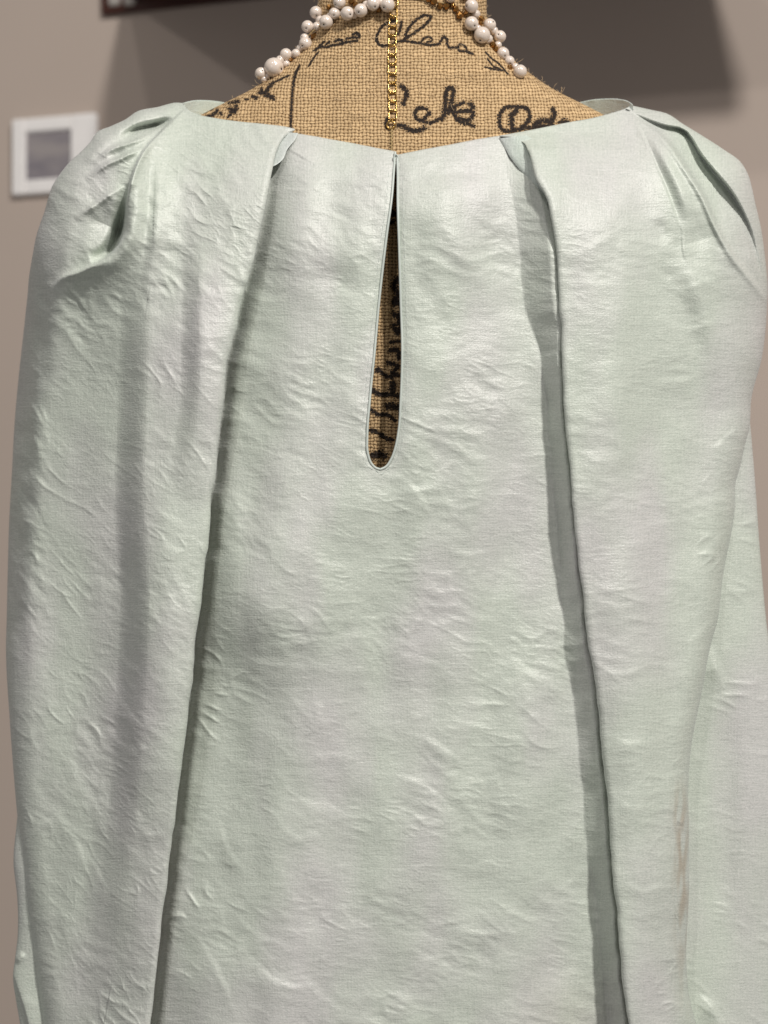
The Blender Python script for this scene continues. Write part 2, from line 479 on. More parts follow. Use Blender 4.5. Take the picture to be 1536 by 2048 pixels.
ink(*k, 4.2, (280, 700), (350, 705), (430, 750), (560, 785), (640, 760), (675, 735))
ink(*k, 3.4, (720, 450), (640, 430), (560, 460), (535, 540), (570, 605), (660, 620), (720, 550), (760, 505))
ink(*k, 3.0, (670, 640), (770, 660), (860, 625), (930, 575))
ink(*k, 4.0, (950, 610), (990, 520), (1005, 350), (1015, 200), (1060, 120), (1115, 130), (1112, 260), (1080, 400), (1060, 500))
ink(*k, 4.5, (990, 470), (1100, 450), (1170, 500))
ink(*k, 3.4, (1060, 480), (1180, 390), (1285, 350))
ink(*k, 3.6, (1110, 480), (1180, 600), (1260, 655), (1350, 670), (1430, 705))
ink(*k, 3.6, (1150, 500), (1300, 480), (1420, 490), (1420, 570), (1330, 620), (1220, 585))
ink(*k, 4.6, (1395, 370), (1425, 420))
k = (0.1302, 980, 190)
ink(*k, 3.6, (330, 180), (230, 200), (160, 290), (140, 400), (170, 510), (240, 555), (340, 550), (480, 500), (590, 390), (612, 290), (560, 210), (430, 180), (330, 180))
ink(*k, 5.0, (400, 240), (345, 300), (330, 420), (355, 520))
ink(*k, 3.6, (360, 545), (480, 520), (640, 510), (760, 490), (900, 470))
ink(*k, 5.5, (680, 460), (760, 410), (880, 400), (940, 430))
ink(*k, 4.6, (960, 380), (985, 300), (970, 225))
ink(*k, 5.5, (1090, 440), (1150, 410), (1205, 440))
k = (0.0977, 590, 50)
ink(*k, 1.7, (280, 840), (360, 710), (420, 620), (480, 560))
ink(*k, 2.4, (400, 520), (520, 450), (640, 450), (760, 420), (900, 400), (1020, 360), (1180, 340), (1280, 320))
ink(*k, 2.6, (820, 340), (900, 300), (960, 330))
ink(*k, 2.4, (1060, 280), (1200, 250), (1310, 250), (1310, 190), (1240, 170), (1180, 190))
ink(*k, 1.9, (500, 430), (600, 340)); ink(*k, 1.9, (620, 410), (710, 340))
ink(1, 0, 0, 2.4, (599, 131), (591, 148), (586, 176), (583, 215), (581, 262))
k = (0.15625, 360, 120)
ink(*k, 1.8, (1400, 195), (1250, 265), (1180, 300)); ink(*k, 3.6, (1180, 300), (1120, 380), (1090, 420))
ink(*k, 4.2, (1020, 415), (1100, 440), (1190, 490)); ink(*k, 2.5, (1040, 360), (1050, 420))
ink(*k, 3.0, (920, 465), (985, 485)); ink(*k, 2.6, (840, 500), (855, 505))
ink(*k, 2.8, (630, 550), (750, 530)); ink(*k, 4.2, (640, 620), (700, 660), (720, 600)); ink(*k, 3.0, (480, 640), (430, 700), (340, 722))
ink(*k, 3.0, (515, 680), (530, 690)); ink(*k, 2.0, (300, 670), (420, 620)); ink(*k, 2.4, (620, 730), (650, 690))
k = (0.0911, 930, 80)
ink(*k, 1.6, (450, 270), (600, 420), (720, 500), (850, 640), (940, 750)); ink(*k, 1.5, (500, 420), (620, 570), (780, 640)); ink(*k, 1.8, (450, 600), (640, 640), (860, 670))
k = (0.1953, 720, 540)
ink(*k, 5.5, (385, 90), (350, 160), (390, 250), (350, 340), (410, 330)); ink(*k, 5, (350, 450), (410, 480), (400, 540))
ink(*k, 5, (345, 570), (385, 640), (410, 600)); ink(*k, 3.4, (320, 740), (400, 730)); ink(*k, 4.4, (310, 830), (380, 820), (400, 900))
ink(*k, 5.2, (185, 1025), (195, 1035)); ink(*k, 4, (200, 1030), (260, 1085), (330, 1100)); ink(*k, 3.8, (290, 950), (390, 990), (330, 1060), (400, 1080))
ink(*k, 4.6, (130, 1235), (230, 1280), (300, 1275), (390, 1290)); ink(*k, 6, (340, 1170), (330, 1250)); ink(*k, 6, (280, 1390), (380, 1405))
ink(*k, 3.2, (115, 1430), (200, 1485), (270, 1480), (360, 1545)); ink(*k, 3.6, (105, 1640), (200, 1675), (260, 1720), (330, 1740)); ink(*k, 6.5, (140, 1905), (195, 1885), (240, 1900))
ink(1, 0, 0, 6, (780, 424), (796, 430)); ink(1, 0, 0, 4, (776, 446), (786, 444))
INKV = np.zeros_like(XX)
front = np.zeros_like(XX, bool); front[:, :460] = True
for pts, wd in INK:
    pl = cr(pts, max(4, 5 * len(pts))) if len(pts) > 2 else pts
    idx, d, sd, tt = pdist(np.where(front, XX, 1e6), YY, pl, 4 * wd); wd = wd * 1.08
    INKV[idx] = np.maximum(INKV[idx], np.clip(1.0 - 0.5 * d / wd, 0, 1))
# thread coordinates measured along the cloth
arc_v = np.concatenate([[0], np.cumsum(np.hypot(np.diff(yr), np.diff(Zs)))]) / 6.8
dxx = np.diff(XX, axis=1); dzz = np.diff(ZZ, axis=1)
arc_u = np.concatenate([np.zeros((len(yr), 1)), np.cumsum(np.hypot(dxx, dzz), 1)], 1)
mid = np.argmin(np.abs(th - np.pi / 2))
arc_u = (arc_u - arc_u[:, mid:mid + 1]) / 7.4 + 300
UV = np.stack([arc_u, np.repeat(arc_v[:, None], len(th), 1)], -1)
form = tag(empty('dress_form', (0.0, 0.07, 0.9)), 'burlap covered dress form with black cursive print wearing the blouse', 'dress form')
R_, C_ = XX.shape
ii = np.arange(R_ * C_).reshape(R_, C_)
q = np.stack([ii[:-1, :-1], ii[:-1, 1:], ii[1:, 1:], ii[1:, :-1]], -1).reshape(-1, 4)
q2 = np.stack([ii[:-1, -1], ii[:-1, 0], ii[1:, 0], ii[1:, -1]], -1)
put('torso', mesh_from('torso', P(XX, YY, ZZ), np.concatenate([q, q2]), M_BURLAP, UV, {'ink': INKV}), form)

M_FIBRE = simple('jute_fibre', (0.58, 0.43, 0.26), 0.8, var=0.2, scale=60)
rf = np.random.RandomState(3)
fv, ff, off = [], [], 0
for k in range(420):
    y_ = rf.uniform(-40, 290); w_ = np.interp(y_, yr, W_)
    q_ = rf.uniform(-0.99, 0.99) if k % 2 else rf.choice([-1, 1]) * rf.uniform(0.93, 0.999)
    x_ = FCX + w_ * q_
    L_ = rf.uniform(5, 20); a_ = rf.uniform(0, 2 * np.pi); t_ = np.linspace(0, 1, 5)
    bend = rf.uniform(-.9, .9)
    xx = x_ + L_ * t_ * np.cos(a_ + bend * t_); yy_ = y_ + L_ * t_ * np.sin(a_ + bend * t_)
    zz = form_z(np.clip(x_, FCX - w_, FCX + w_), y_) + 0.6 + 4.5 * np.sin(t_ * np.pi * rf.uniform(.5, 1))
    V_, F_ = tube_np(P(xx, yy_, zz), 0.42 * S, 3)
    fv.append(V_); ff.append(F_ + off); off += len(V_)
fb = put('loose_fibre', mesh_from('loose_fibre', np.concatenate(fv), np.concatenate(ff), M_FIBRE), form); tag(fb, kind='stuff')

# ------------------------------------------------------------------ the blouse
blouse = tag(empty('blouse', (0.0, 0.0, 0.95)), 'pale mint satin blouse with pleated neckline and teardrop keyhole back', 'blouse')

def base(x, y):
    a = np.abs(x - 775) / 770
    z = -170 * a ** 2.4
    k = np.clip((520 - y) / 310, 0, 1.3)
    return z - 150 * k ** 2.5

PLE = [(592, 260), (572, 272), (555, 298), (547, 330), (530, 420), (505, 530), (478, 620), (455, 740), (440, 850), (425, 1000), (408, 1150), (390, 1300), (370, 1480), (348, 1650), (330, 1800), (312, 1950), (302, 2048), (288, 2200)]
PRE = [(1000, 273), (1030, 276), (1048, 288), (1059, 310), (1068, 345), (1078, 372), (1093, 394), (1097, 412), (1108, 470), (1115, 560), (1125, 700), (1132, 850), (1145, 1000), (1160, 1150), (1180, 1300), (1195, 1400), (1210, 1550), (1225, 1750), (1240, 1900), (1258, 2048), (1276, 2200)]
CRR = [(1001, 285), (1012, 340), (1030, 420), (1043, 560), (1058, 640), (1075, 700), (1095, 850), (1114, 1050), (1128, 1250), (1145, 1400), (1165, 1600), (1187, 1800), (1216, 2048), (1234, 2200)]
KL = [(789, 304), (786, 345), (783, 385), (772, 470), (757, 600), (748, 700), (738, 800), (733, 870), (734, 905), (741, 925), (750, 934), (762, 937)]
KR = [(796, 311), (797, 345), (797, 400), (800, 500), (803, 600), (806, 700), (803, 800), (799, 860), (792, 896), (784, 917), (773, 932), (762, 937)]

def waver(pts, seed, a):
    p = cr(pts, 90)
    p[:, 0] += a * perlin(p[:, 1] / 90, 0 * p[:, 1] + 3.3, seed) * sstep(420, 620, p[:, 1]) + 0.6 * a * perlin(p[:, 1] / 34, 0 * p[:, 1] + 7.1, seed) * sstep(420, 620, p[:, 1])
    return [tuple(q) for q in p]
PLE = waver(PLE, 201, 4.0); PRE = waver(PRE, 203, 4.0); CRR = waver(CRR, 205, 7.0)

def undul(X, Y, seed, A):
    return A * (1.5 * perlin(X / 190 + Y / 2600, Y / 700, seed) + 0.9 * perlin(X / 105 + Y / 1500, Y / 420, seed + 1) + 0.35 * perlin(X / 70, Y / 95, seed + 2))

# --- centre back panel -------------------------------------------------------------
yk = 937.0
vy = np.concatenate([np.linspace(0, 1, 320)[:-1] * (yk - 305) + 305, np.linspace(yk, 2200, 640)])
ple = np.array(PLE); pre = np.array(PRE)
xl_of = lambda y: np.interp(y, ple[:, 1], ple[:, 0])
xr_of = lambda y: np.interp(y, pre[:, 1], pre[:, 0])
kl = cr(KL, 200); kr = cr(KR, 200)
nL, nR = 190, 190
rows = len(vy)
xin_l = np.where(vy < yk, np.interp(vy, kl[:, 1], kl[:, 0]), 762.0)
xin_r = np.where(vy < yk, np.interp(vy, kr[:, 1], kr[:, 0]), 762.0)
xo_l = np.where(vy < 420, 560 + 0 * vy, 0) ; 
xo_l = xl_of(vy) - 45
xo_r = xr_of(vy) + 45
uL = 1 - (1 - np.linspace(0, 1, nL)) ** 1.05
Xc = np.concatenate([xo_l[:, None] + (xin_l - xo_l)[:, None] * uL[None], xin_r[:, None] + (xo_r - xin_r)[:, None] * (1 - uL[::-1])[None]], 1)
Yc = np.repeat(vy[:, None], Xc.shape[1], 1)
# neckline: bend the upper rows up to the sloping top edge
topc = [(480, 262), (590, 268), (640, 276), (700, 287), (760, 299), (789, 304), (796, 311), (850, 300), (900, 291), (950, 281), (1000, 273), (1120, 255)]
ty = np.interp(Xc, [p[0] for p in topc], [p[1] for p in topc])
Yc = Yc + (ty - 305) * np.clip(1 - (Yc - 305) / 250, 0, 1) ** 1.5

def centre_z(X, Y):
    Z = base(X, Y)
    idx, d, sd, tt = pdist(X, Y, cr(CRR, 60), 260)
    e = np.maximum(0, -sd)
    # the cloth creases, climbs towards the pleat, then drops into the dark gap under its edge
    wid = np.maximum(12, np.interp(Y[idx], pre[:, 1], pre[:, 0]) - np.interp(Y[idx], [p[1] for p in CRR], [p[0] for p in CRR]))
    g_ = e / wid
    rise = np.interp(tt, [0, .05, .12, .5, 1], [4, 24, 66, 62, 56])
    Z[idx] += rise * (np.clip(g_ / .95, 0, 1) ** 1.1) - np.interp(tt, [0, .08, 1], [4, 12, 16]) * sstep(.78, 1.02, g_) - 30 * sstep(1.0, 1.3, g_)
    Z[idx] -= np.interp(tt, [0, .1, 1], [3, 24, 24]) * np.where(sd > 0, np.exp(-(np.abs(sd) / 120) ** 1.3), 1)
    idx, d, sd, tt = pdist(X, Y, np.array([(612, 130), (604, 200), (598, 240)] + PLE[2:]), 260)
    e = np.maximum(0, -sd)                                  # distance to the right of the left pleat
    dep = np.interp(tt, [0, .06, .12, .24, .52, .76, 1], [3, 6, 32, 42, 36, 44, 52]); rw = np.interp(tt, [0, .3, .6, 1], [62, 60, 80, 130])
    Z[idx] -= dep * np.exp(-(e / rw) ** 1.7)
    Z[idx] -= np.interp(tt, [0, .06, .1, .16, .34, 1], [0, 0, 8, 22, 42, 58]) * np.exp(-(e / np.interp(tt, [0, .4, 1], [20, 13, 11])) ** 2)
    Z += 46 * sstep(850, 1200, Y) * sstep(1400, 1205, Y) * sstep(380, 480, X) * sstep(720, 490, X)
    Z += 14 * np.exp(-((X - 655) / 190) ** 2 - ((Y - 1020) / 220) ** 2)
    Z += 9 * np.exp(-((X - 880) / 70) ** 2 - ((Y - 400) / 60) ** 2)
    Z += 8 * np.exp(-((X - 640) / 90) ** 2 - ((Y - 500) / 55) ** 2)
    Z += undul(X, Y, 2, 12)
    R = lambda *a: ridge(X, Y, Z, *a)
    F = lambda *a, **k: fold(X, Y, Z, *a, **k)
    R([(806, 500), (840, 560), (880, 640), (905, 720)], -7, 26)
    R([(1000, 620), (960, 560), (900, 470), (815, 420)], [0, 5, 5, 0], 26)
    R([(610, 385), (690, 380), (770, 372)], -4, 20)
    R([(600, 545), (680, 560), (745, 600)], -5, 24)
    R([(740, 640), (715, 720), (725, 820)], -4, 20)
    R([(820, 350), (900, 345), (985, 340)], -4, 16)
    F([(464, 1303), (500, 1322), (531, 1331), (615, 1335), (694, 1340)], [0, 1.6, 1.7, 1.3, 0], 12, 40, side=1)
    F([(752, 1301), (820, 1318), (868, 1331), (905, 1355), (940, 1393)], [0, 1.3, 1.5, 1.3, 0], 12, 36, side=1)
    for pts, A in (([(918, 1400), (960, 1408), (1020, 1412)], 2.4), ([(890, 1440), (940, 1452), (1010, 1452)], 2.6), ([(817, 1466), (873, 1494), (935, 1539)], 3.4),
                   ([(772, 1544), (840, 1572), (918, 1640)], 3.2), ([(600, 1515), (660, 1512), (730, 1522)], 2.4), ([(960, 1570), (990, 1560), (1000, 1600), (1015, 1620)], 2.6),
                   ([(920, 1600), (960, 1640), (1000, 1650)], 2.4), ([(453, 1815), (520, 1878), (590, 1895)], 3.2), ([(492, 1918), (559, 1970), (640, 1975)], 3.6), ([(380, 1860), (440, 1960), (470, 2040)], 4),
                   ([(520, 1225), (600, 1245), (660, 1240)], 2.2), ([(570, 1600), (640, 1620), (720, 1640)], 2.2), ([(560, 1660), (610, 1690)], 2.4), ([(840, 1850), (960, 1870), (1080, 1862)], 2.4),
                   ([(936, 1740), (985, 1732), (1000, 1752)], 2.6), ([(870, 1090), (930, 1110), (1000, 1100)], 2.0), ([(900, 1210), (960, 1240), (1010, 1238)], 2.2), ([(640, 1410), (640, 1440), (660, 1460)], 2),
                   ([(1110, 1790), (1150, 1760), (1175, 1720)], 2.5), ([(430, 1620), (452, 1700), (500, 1760)], 3), ([(530, 712), (600, 728), (650, 722)], 2), ([(700, 905), (728, 915), (740, 925)], 3),
                   ([(790, 950), (830, 985), (860, 1040)], 4), ([(940, 730), (1000, 720), (1060, 735)], 2), ([(640, 930), (600, 900), (520, 890)], 2.5)):
        F(pts, A * .62, 13, 20, side=1)
    env = 0.55 + 0.45 * perlin(X / 300, Y / 260, 21)
    Z += env * 3.2 * crinkle(X, Y, 24, 40, 3.0, 31) + 1.3 * crinkle(X, Y, 12, 18, 3.2, 41) + 0.8 * crinkle(X, Y, 26, 13, 3.0, 141) + 0.6 * crinkle(X, Y, 2, 10, 3.2, 151) + 0.45 * perlin(X / 30, Y / 16, 50)
    Z += (0.15 + 0.85 * sstep(-.2, .6, perlin(X / 200, Y / 150, 27))) * 1.6 * crumple(X, Y, 24, 40, 1.7, 101)
    # more crumpling by the left pleat low down
    low = sstep(560, 420, X) * sstep(1150, 1400, Y)
    Z += low * 5 * crinkle(X, Y, 38, 30, 2.6, 61)
    return Z
Zc = centre_z(Xc, Yc)
# keyhole and neckline edges turn in slightly
idxr = np.arange(Xc.shape[1])
ekl = np.abs(Xc - xin_l[:, None]); ekr = np.abs(Xc - xin_r[:, None])
near = np.where((vy < yk)[:, None], np.where(idxr[None] < nL, ekl, ekr), 99)
Zc += 1.0 * np.exp(-((near - 18) / 12) ** 2) - 2 * np.exp(-(near / 5) ** 2)
# lip rows folding in behind the neckline
def add_top_lip(X, Y, Z, back=10, drop=34):
    n = 5
    LX, LY, LZ = [], [], []
    for k in range(n, 0, -1):
        t = k / n
        LX.append(X[0]); LY.append(Y[0] - 2.2 * math.sin(min(1, 2 * t) * math.pi) + drop * max(0, t - .35)); LZ.append(Z[0] - back * math.sin(min(1, t * 1.8) * math.pi / 2))
    return np.vstack([LX, X]), np.vstack([LY, Y]), np.vstack([LZ, Z]), n
Xc, Yc, Zc, nl = add_top_lip(Xc, Yc, Zc)
rows_c = Xc.shape[0]
open_row = np.concatenate([np.ones(nl, bool), vy < yk - 0.5])
skip = np.zeros((rows_c - 1, Xc.shape[1] - 1), bool)
skip[:, nL - 1] = True
def weld(i):
    i = i.copy(); i[~open_row, nL] = i[~open_row, nL - 1]; return i
streak_and_bounce = np.clip(0.12 * np.exp(-((Xc - 1140) / 90) ** 2 - ((Yc - 2040) / 90) ** 2), 0, 1)  # warm reflected light painted faintly into the lower corner
sheet('centre_back_panel', Xc, Yc, Zc, M_SATIN, blouse, skip, weld, {'streak_and_bounce': streak_and_bounce})

# binding round the keyhole
def cz(x, y):
    return centre_z(np.asarray(x, float)[None], np.asarray(y, float)[None])[0]
loop = np.concatenate([kl[:-1] + [1.5, 0], kr[::-1] - [1.5, 0]])
loop[:, 1] += np.interp(loop[:, 1], [880, 937], [0, 2])
lz = cz(loop[:, 0], loop[:, 1])
lz = np.convolve(np.pad(lz, 8, mode='edge'), np.ones(17) / 17, 'valid')
tube('keyhole_binding', P(loop[:, 0], loop[:, 1], lz + 0.2), 2.5 * S, M_LINING, blouse, 10)
st = np.concatenate([kl[10:-1] - [9, -3], [[762, 949]], kr[10:-1][::-1] + [9, 3]]); sz = cz(st[:, 0], st[:, 1])
sv, sf, so = [], [], 0
st = cr(st, 2 * (len(st) // 2)); sz = cz(st[:, 0], st[:, 1]); wp = P(st[:, 0], st[:, 1], sz + 0.5)
for k in range(2, len(wp) - 4, 4):
    V_, F_ = tube_np(wp[k:k + 3], 0.7 * S, 5); sv.append(V_); sf.append(F_ + so); so += len(V_)
sb = put('stitching', mesh_from('stitching', np.concatenate(sv), np.concatenate(sf), M_LINING), blouse); tag(sb, kind='stuff')
# hook loop closing the top of the keyhole
a = np.linspace(0, 2 * np.pi, 28, endpoint=False)
tube('thread_loop', P(792 + 4.5 * np.cos(a), 318 + 9 * np.sin(a), cz(792 + 0 * a, 318 + 0 * a) + 4), 1.5 * S, M_LINING, blouse, 6, True)

# --- pleated side panels ----------------------------------------------------------
def coons(T, B, L, Rr, u, v):
    u = u[None, :, None]; v = v[:, None, None]
    return ((1 - v) * T[None] + v * B[None] + (1 - u) * L[:, None] + u * Rr[:, None]
            - (1 - u) * (1 - v) * T[0] - u * (1 - v) * T[-1] - (1 - u) * v * B[0] - u * v * B[-1])

vv = np.concatenate([np.linspace(0, 0.13, 300)[:-1], np.linspace(0.13, 1, 720)])
def by_v(pts, vs, q):           # curve through pts with given v stations
    return spl(np.array(vs), np.array(pts, float), q)

def eroll(e, r, Rz):
    t = np.clip((r - e) / r, 0, 1)
    return -Rz * (1 - np.sqrt(np.clip(1 - t * t, 0, 1)))

# right panel
RS = [(1264, 211), (1300, 219), (1336, 228), (1365, 247), (1404, 271), (1446, 298), (1482, 325), (1497, 351), (1504, 376), (1511, 408), (1522, 456), (1529, 505), (1534, 554), (1534, 610), (1529, 680), (1524, 714), (1503, 796), (1498, 861), (1491, 887), (1480, 937), (1472, 962), (1470, 1016), (1464, 1060), (1452, 1119), (1446, 1154), (1433, 1250), (1424, 1280), (1405, 1378), (1382, 1498), (1377, 1563), (1378, 1655), (1378, 1785), (1373, 1933), (1378, 1989), (1392, 2048), (1420, 2200)]
def vstat(y0, pts, head, vh):
    """v for each silhouette point: the first 'head' points share v in 0..vh by chord, the rest go by height"""
    p = np.array(pts, float)
    ch = np.concatenate([[0], np.cumsum(np.hypot(*np.diff(p[:head], axis=0).T))]); ch = ch / ch[-1] * vh
    yh = p[head - 1, 1]
    rest = vh + (p[head:, 1] - yh) / (p[-1, 1] - yh) * (1 - vh)
    return np.concatenate([ch, rest])
def left_v(pts):
    p = np.array(pts, float)
    return (p[:, 1] - p[0, 1]) / (p[-1, 1] - p[0, 1])

def build_right():
    nC = 250
    u = np.linspace(0, 1, nC) ** 1.25; u = 0.35 * np.linspace(0, 1, nC) + 0.65 * u
    u = np.where(u > .8, .8 + .2 * (1 - (1 - (u - .8) / .2) ** 1.5), u)
    v = vv
    Lq = by_v(PRE, left_v(PRE), v)
    vs = vstat(0, RS, 13, 0.145)
    Rq = by_v(RS, vs, v)
    Tq = cr([(1000, 273), (1060, 262), (1100, 254), (1145, 245), (1180, 239), (1225, 227), (1252, 218), (1264, 211)], 400)
    t = np.linspace(0, 1, 400); Tq = np.stack([np.interp(u, t, Tq[:, 0]), np.interp(u, t, Tq[:, 1])], -1)
    Bq = np.stack([np.interp(u, [0, 1], [Lq[-1, 0], Rq[-1, 0]]), np.full(nC, 2200.0)], -1)
    XY = coons(Tq, Bq, Lq, Rq, u, v)
    X, Y = XY[..., 0].copy(), XY[..., 1].copy()
    Z = base(X, Y)
    # distance to the pleat edge and to the silhouette
    de = np.full(X.shape, 1e3); idx, d, sd, tt = pdist(X, Y, Lq[::6], 400); de[idx] = d
    lift = np.interp(Y, [265, 300, 420, 700, 2200], [6, 38, 50, 56, 55])
    Z += lift * np.exp(-(de / 200) ** 2)
    ds = np.full(X.shape, 1e3); idx, d, sd, tt = pdist(X, Y, Rq[::6], 300); ds[idx] = d
    F = lambda *a, **k: fold(X, Y, Z, *a, **k)
    G = lambda *a: ridge(X, Y, Z, *a)
    # tuck edges running down from the neck point
    F([(1264, 229), (1289, 281), (1312, 335), (1332, 382), (1351, 436), (1363, 483)], [3, 8, 10, 9, 5, 0], 5, 60)
    F([(1266, 229), (1310, 281), (1340, 335), (1362, 382), (1380, 436), (1392, 483)], [4, 16, 24, 23, 16, 0], 26, 40, side=-1)
    G([(1316, 436), (1325, 466), (1338, 486)], -5, 15)
    F([(1366, 490), (1396, 570), (1420, 650), (1434, 730), (1440, 820)], [0, 18, 20, 13, 0], 48, 80, side=-1)
    e2 = [(1266, 233), (1332, 285), (1367, 335), (1405, 397), (1429, 452), (1464, 514), (1500, 560), (1533, 603)]
    e3 = [(1262, 222), (1330, 248), (1367, 256), (1405, 308), (1475, 397), (1502, 452), (1520, 520), (1545, 603)]
    F(e2, [3, 10, 14, 16, 16, 12, 10, 4], 10, 60)
    G(e2, [0, 8, 12, 12, 10, 7, 3], 7)
    F(e3, [3, 12, 16, 16, 12, 6, 0], 4, 50, side=-1)
    s2 = np.full(X.shape, -1e3); t2 = np.zeros_like(X); idx, d, sd, tt = pdist(X, Y, cr(e2, 50), 200); s2[idx] = -sd; t2[idx] = tt
    s3 = np.full(X.shape, -1e3); idx, d, sd, tt = pdist(X, Y, cr(e3, 50), 200); s3[idx] = sd
    between = (s2 > 0) & (s3 > 0)
    q = np.where(between, s2 / (np.abs(s2) + np.abs(s3) + 1e-6), 0)
    Z -= np.interp(t2, np.linspace(0, 1, 9), [8, 26, 42, 46, 36, 18, 5, 0, 0]) * (q ** 0.85) * sstep(0, 7, s3) * between
    G([(1352, 405), (1385, 440), (1410, 500)], -5, 16)
    F([(1490, 480), (1505, 525), (1520, 560)], [0, 6, 0], 8, 20)
    F([(1345, 420), (1362, 452), (1375, 520), (1384, 530)], [0, 4, 5, 0], 6, 22, side=-1)
    # soft vertical bulge of the front face
    Z += 10 * np.exp(-((X - (1205 + 0.05 * (Y - 400))) / 70) ** 2) * sstep(300, 520, Y)
    G([(1260, 600), (1258, 900), (1280, 1200), (1290, 1500), (1300, 1800)], [0, 5, 8, 8, 0], 60)
    Z += undul(X, Y, 5, 10)
    for pts, A in (([(1150, 720), (1200, 735), (1270, 722)], 2), ([(1290, 770), (1340, 765), (1400, 760)], 3), ([(1420, 905), (1455, 880), (1480, 850)], 3), ([(1190, 1340), (1240, 1350), (1290, 1340)], 2),
                   ([(1215, 1475), (1265, 1490), (1330, 1478)], 2.6), ([(1330, 1440), (1360, 1450), (1392, 1430)], 3), ([(1225, 1600), (1270, 1620), (1300, 1605)], 2.4), ([(1235, 1760), (1290, 1785), (1350, 1755)], 3.4),
                   ([(1320, 1870), (1345, 1920), (1350, 1940)], 3), ([(1400, 1120), (1430, 1090), (1460, 1060)], 3), ([(1380, 1290), (1410, 1260), (1430, 1240)], 3), ([(1255, 330), (1280, 345), (1300, 340)], 2),
                   ([(1150, 560), (1190, 570), (1240, 560)], 2), ([(1210, 1010), (1260, 1015), (1310, 1005)], 1.8), ([(1180, 1200), (1230, 1215), (1300, 1200)], 2.2), ([(1310, 640), (1370, 660), (1440, 640)], 2.6)):
        F(pts, A * .62, 13, 20)
    env = 0.5 + 0.5 * perlin(X / 260, Y / 240, 23)
    Z += (0.12 + 0.88 * sstep(-.2, .6, perlin(X / 200, Y / 150, 28))) * 1.2 * crumple(X, Y, 8, 44, 1.8, 103)
    edge = np.exp(-(ds / 70) ** 2) * sstep(700, 900, Y)
    Z += env * 2.2 * crinkle(X, Y, 6, 40, 3.0, 33) + 1.0 * crinkle(X, Y, -4, 18, 3.4, 43) + 0.7 * crinkle(X, Y, 10, 12, 3.2, 143) + 0.4 * perlin(X / 30, Y / 16, 51)
    Z += edge * 5 * crinkle(X, Y, -28, 26, 2.4, 63)
    sl = np.exp(-((X - 1362) / 16) ** 2) * sstep(1540, 1640, Y) * sstep(2080, 1800, Y)
    Z += sl * 5 * crinkle(X, Y, 78, 11, 4, 65)
    Z += eroll(de, 14, 12)
    rr = np.interp(Y, [200, 300, 420, 650, 900, 1300, 2200], [26, 46, 70, 80, 50, 40, 40])
    Z += eroll(ds, rr, rr * 1.15)
    streak_and_bounce = np.clip(1.0 * np.exp(-((X - (1364 + 0.02 * (Y - 1700))) / 15) ** 2) * sstep(1540, 1640, Y) * sstep(2080, 1760, Y), 0, 1)  # narrow brown streak down the right side
    streak_and_bounce *= np.clip(0.55 + 1.3 * perlin(X / 9, Y / 60, 71), 0, 1) * 0.62
    # return of the pleat behind the edge
    pre_c, post_c = [], []
    for k in range(8, 0, -1):
        a_ = k / 8
        pre_c.append((Lq[:, 0] + 2 + 60 * max(0, a_ - .4) + 10 * (1 - math.cos(min(1, a_ * 2.2) * math.pi / 2)), Y[:, 0], Z[:, 0] - 12 * math.sin(min(1, a_ * 2.2) * math.pi / 2) - 22 * max(0, a_ - .4)))
    for k in range(1, 11):
        a_ = k / 10
        post_c.append((Rq[:, 0] - 34 * a_ ** 2.2, Y[:, -1] + 26 * a_ ** 2 * np.clip(1 - v / .12, 0, 1), Z[:, -1] - 190 * a_))
    st_ = lambda i: np.concatenate([np.stack([c[i] for c in pre_c], 1), (X, Y, Z)[i], np.stack([c[i] for c in post_c], 1)], 1)
    n0 = len(pre_c)
    stn = np.concatenate([np.zeros((len(v), 8)), streak_and_bounce, np.zeros((len(v), 10))], 1)
    X, Y, Z = st_(0), st_(1), st_(2)
    X, Y, Z, nl = add_top_lip(X, Y, Z, 8, 30)
    stn = np.vstack([np.zeros((nl, X.shape[1])), stn])
    return sheet('pleated_side_panel', X, Y, Z, M_SATIN, blouse, None, None, {'streak_and_bounce': stn})
build_right()

